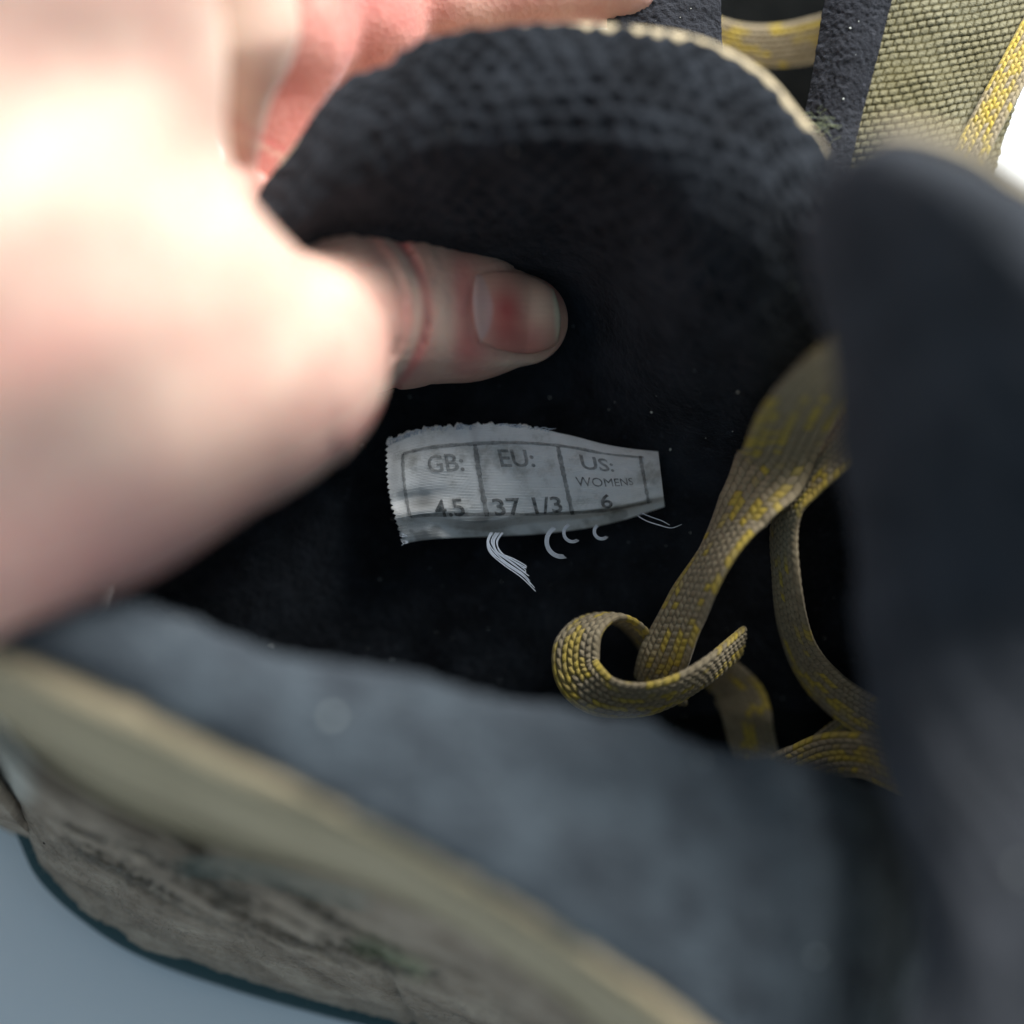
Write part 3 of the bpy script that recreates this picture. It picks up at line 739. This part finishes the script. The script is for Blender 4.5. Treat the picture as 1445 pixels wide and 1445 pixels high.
PALM = [((-1500, -200, 178, 30), (-600, 200, 182, 34)), ((-600, 200, 182, 34), (-70, 420, 198, 31)), ((-600, 250, 182, 34), (-120, -60, 196, 34)), ((-120, -60, 196, 34), (112, 150, 208, 14)),
        ((-300, 690, 190, 24), (40, 645, 206, 17.5)), ((40, 645, 206, 17.5), (330, 590, 216, 11)),
        ((-80, 425, 198, 30.5), (135, 490, 207, 21.5)), ((135, 490, 207, 21.5), (398, 508, 220, 13.4)), ((112, 150, 208, 14), (205, 330, 214, 9)), ((190, 300, 215, 9), (352, 268, 238, 3.2))]
THUMB = [((380, 500, 226, 11), (480, 437, 245, 11.2)), ((480, 437, 245, 11.2), (560, 436, 250, 10.8)), ((560, 436, 250, 10.8), (660, 446, 253, 8.9)), ((660, 446, 253, 8.9), (738, 452, 254, 6.5))]
FING = [[((260, -260, 212, 14), (325, 40, 222, 7.2)), ((325, 40, 222, 7.2), (348, 245, 233, 1.6))],
        [((440, -260, 240, 10), (424, 55, 243, 6.2)), ((424, 55, 243, 6.2), (362, 262, 246, 4.5))],
        [((560, -240, 250, 9), (516, 26, 252, 7.6)), ((516, 26, 252, 7.6), (455, 105, 252, 5.0))],
        [((700, -220, 258, 9), (632, 0, 257, 6.6)), ((632, 0, 257, 6.6), (880, -24, 256, 6.2))]]
def hand_sdf(X, Y, Z):
    d = None
    for a, b in PALM:
        c = cone(X, Y, Z, a, b); d = c if d is None else smin(d, c, 9)
    th = None
    for a, b in THUMB:
        c = cone(X, Y, Z, a, b); th = c if th is None else smin(th, c, 3)
    # thumb creases and joint swelling
    px = X / (-Z * K) + 722.5; py = 722.5 - Y / (-Z * K)
    arc = ((py - 440) / 100.0)**2
    for x0, wd, dp, cv in ((556, 5.0, .55, 46), (590, 4.5, .85, 40), (574, 3, .25, 30), (622, 4, .18, 26)):
        th = th + dp * (.65 + .5 * np.sin(py / 17.0 + x0)) * np.exp(-((px - (x0 + 14 - cv * arc)) / wd)**2)
    th = th - .35 * np.exp(-((px - (580 - 40 * arc)) / 7)**2)
    # nail fold: a slight step round the nail
    nx_ = (px - 737) / 74; ny_ = (py - 442) / 61
    rr = (np.abs(nx_)**3 + np.abs(ny_)**3) ** (1 / 3.)
    th = th + .45 * np.exp(-((rr - 1) / .07)**2) * (Z > -253) + .25 * (rr < 1) * (Z > -253)
    d = smin(d, th, 3.0)
    for f in FING:
        ff = None
        for a, b in f:
            c = cone(X, Y, Z, a, b); ff = c if ff is None else smin(ff, c, 5)
        d = smin(d, ff, 2.2)
    d = d - .5 * np.sin(px / 60.0 + py / 95.0) * np.cos(py / 70.0) * (px < 480)
    return d
D = hand_sdf(X, Y, Z).astype(np.float32)
grid = openvdb.FloatGrid(); grid.background = 5.0
Dc = np.clip(D, -5, 5); Dc[0] = 5; Dc[-1] = 5; Dc[:, 0] = 5; Dc[:, -1] = 5; Dc[:, :, 0] = 5; Dc[:, :, -1] = 5
grid.copyFromArray(Dc)
pts, quads = grid.convertToQuads(isovalue=0.0)
pts = lo + np.asarray(pts, float) * vox
hx, hy = pts[:, 0] / (-pts[:, 2] * K) + 722.5, 722.5 - pts[:, 1] / (-pts[:, 2] * K)
def blob(x, y, rx, ry): return np.exp(-((hx - x) / rx)**2 - ((hy - y) / ry)**2)
arc = ((hy - 440) / 100.0)**2
red = .45 * np.exp(-((hx - (604 - 40 * arc)) / 9)**2) + .5 * blob(660, 500, 30, 30) + .22 * blob(655, 430, 16, 60) + .2 * blob(640, 440, 200, 90) + .35 * blob(585, 480, 30, 70) + .5 * blob(560, 335, 30, 25) + .35 * blob(650, 400, 22, 60) + .5 * blob(790, 400, 25, 25)
red += .72 * sstep(222, 242, -pts[:, 2]) * sstep(320, 260, hy) * (hx > 330) * (1 - .55 * sstep(560, 680, hx)) * .8 + .22 * blob(60, 480, 200, 60) + .25 * blob(200, 340, 120, 60) + .25 * blob(500, 600, 120, 60) + .38 * blob(150, 800, 420, 140)  # first term reddens the fingers behind the collar, painting in their shadow
pale = .45 * np.exp(-((hx - (590 - 40 * arc)) / 8)**2) + .5 * blob(625, 450, 22, 80) + .5 * blob(740, 515, 50, 10) + .3 * blob(330, 60, 40, 120)
hand = link('hand', toW(pts), np.asarray(quads)[:, ::-1], m_skin, None, attrs={'red': np.clip(red, 0, .8), 'pale': np.clip(pale, 0, .6)})
tag(hand, 'bare pale hand pinching the far collar of the boot with its thumb inside', 'hand')

# thumb nail, lying on the thumb's surface
na, nb = 90, 80
a = np.linspace(-1, 1, na)[:, None] + np.zeros((1, nb)); b = np.linspace(-1, 1, nb)[None] + np.zeros((na, 1))
# squircle outline
ra = a * np.sqrt(1 - b**2 * .22) ; rb = b * np.sqrt(1 - a**2 * .34)
rb = rb * (1 - .26 * np.clip(ra, 0, 1)**2.5)
npx = 729 + ra * 62 + 4 * rb; npy = 441 + rb * 58 + 6 * ra
zz = np.linspace(-230, -268, 400)
best = np.full(npx.shape, -252.0); done = np.zeros(npx.shape, bool)
def thumb_only(X, Y, Z):
    th = None
    for p, q in THUMB:
        c = cone(X, Y, Z, p, q); th = c if th is None else smin(th, c, 3)
    return th
for z in zz:
    x = (npx - 722.5) * K * -z; y = -(npy - 722.5) * K * -z
    h = (thumb_only(x, y, z) < .05) & ~done
    best[h] = z; done |= h
for _ in range(4):
    best[1:-1, 1:-1] = (best[:-2, 1:-1] + best[2:, 1:-1] + best[1:-1, :-2] + best[1:-1, 2:]) / 4
Pn = C(npx, npy, -best)
edge = np.clip(1 - np.maximum(np.abs(a), np.abs(b)), 0, 1)
lun = 1 - sstep(692, 699, npx + 6 * rb**2 * 4)
rd = np.exp(-((npx - 730) / 44)**4 - ((npy - 466) / 48)**4) * .55 + .4 * np.exp(-((npx - 716) / 22)**2 - ((npy - 430) / 40)**2)
pl = .8 * sstep(.80, .93, ra) * (1 - .4 * rb) + .55 * np.exp(-((npx - 762) / 26)**2 - ((npy - 432) / 34)**2)
Pn = Pn + np.array([0, 0, 1.0]) * (.22 * np.minimum(edge / .12, 1) ** .5)[..., None]
shell('thumb_nail', Pn, m_nail, .45, hand, .012 * np.sin(npy / 1.3), attrs={'lunula': lun * .5, 'red': np.clip(rd, 0, 1), 'pale': np.clip(pl, 0, 1)}, uv=np.stack([a, b, 0 * a], -1))

# ------------------------------------------------------------------ lint: pale flecks caught on the cloth
ico = [(0, 0, 1), (0, 0, -1), (1, 0, 0), (-1, 0, 0), (0, 1, 0), (0, -1, 0)]
icf = [(0, 2, 4), (0, 4, 3), (0, 3, 5), (0, 5, 2), (1, 4, 2), (1, 3, 4), (1, 5, 3), (1, 2, 5)]
dg = bpy.context.evaluated_depsgraph_get()
dg.update()
specks = [(468, 1012, .60), (250, 887, .34), (382, 912, .26), (570, 1196, .40), (990, 1074, .36), (1150, 1350, .50), (1443, 1228, .6), (80, 975, .4), (700, 1110, .22), (545, 1140, .2), (330, 960, .2),
          (1118, 405, .35), (1200, 40, .18), (1212, 30, .14), (1190, 140, .20), (1208, 78, .12), (725, 213, .28), (930, 258, .22),
          (776, 561, .26), (860, 578, .14), (920, 581, .30), (868, 567, .12), (946, 634, .28), (1042, 553, .24), (996, 618, .14), (510, 628, .26), (887, 765, .12), (553, 732, .14), (545, 550, .30), (578, 560, .22), (925, 30, .1), (960, 25, .13), (975, 12, .12), (640, 180, .2), (845, 255, .15), (900, 340, .15), (700, 300, .14)]
for _ in range(70):
    specks.append((rng.uniform(500, 1180), rng.uniform(80, 860), abs(rng.normal(0, .06)) + .03))
for _ in range(260):
    specks.append((rng.uniform(40, 1180), rng.uniform(880, 1420), rng.uniform(.05, .17)))
for _ in range(60):
    specks.append((rng.uniform(1160, 1440), rng.uniform(240, 1400), rng.uniform(.04, .12)))
V = []; F = []; k = 0
for x, y, r in specks:
    dv = Vector(toW(C(x, y, 100))[0]) - Vector(CAM); dv.normalize()
    hit, loc, nor, fi, ob, _m = S.ray_cast(dg, Vector(CAM), dv)
    if not hit or ob.name.startswith(('mesh', 'suede', 'nap', 'sole', 'hand', 'thumb', 'size', 'print', 'strand', 'loop', 'table')): continue
    m3 = rng.normal(0, 1, (3, 3)); q_, _r = np.linalg.qr(m3)
    for v3 in ico:
        p = q_ @ (np.array(v3) * rng.uniform(.35, 1.15, 3)) * r * .001
        V.append(np.array(loc) + np.array(nor) * .0001 + p)
    F += [[i + k for i in f] for f in icf]; k += 6
o = link('lint', np.array(V), F, m_lint, None, smooth=False); tag(o, 'pale flecks of lint scattered over the dark boot lining', 'lint', kind='stuff')
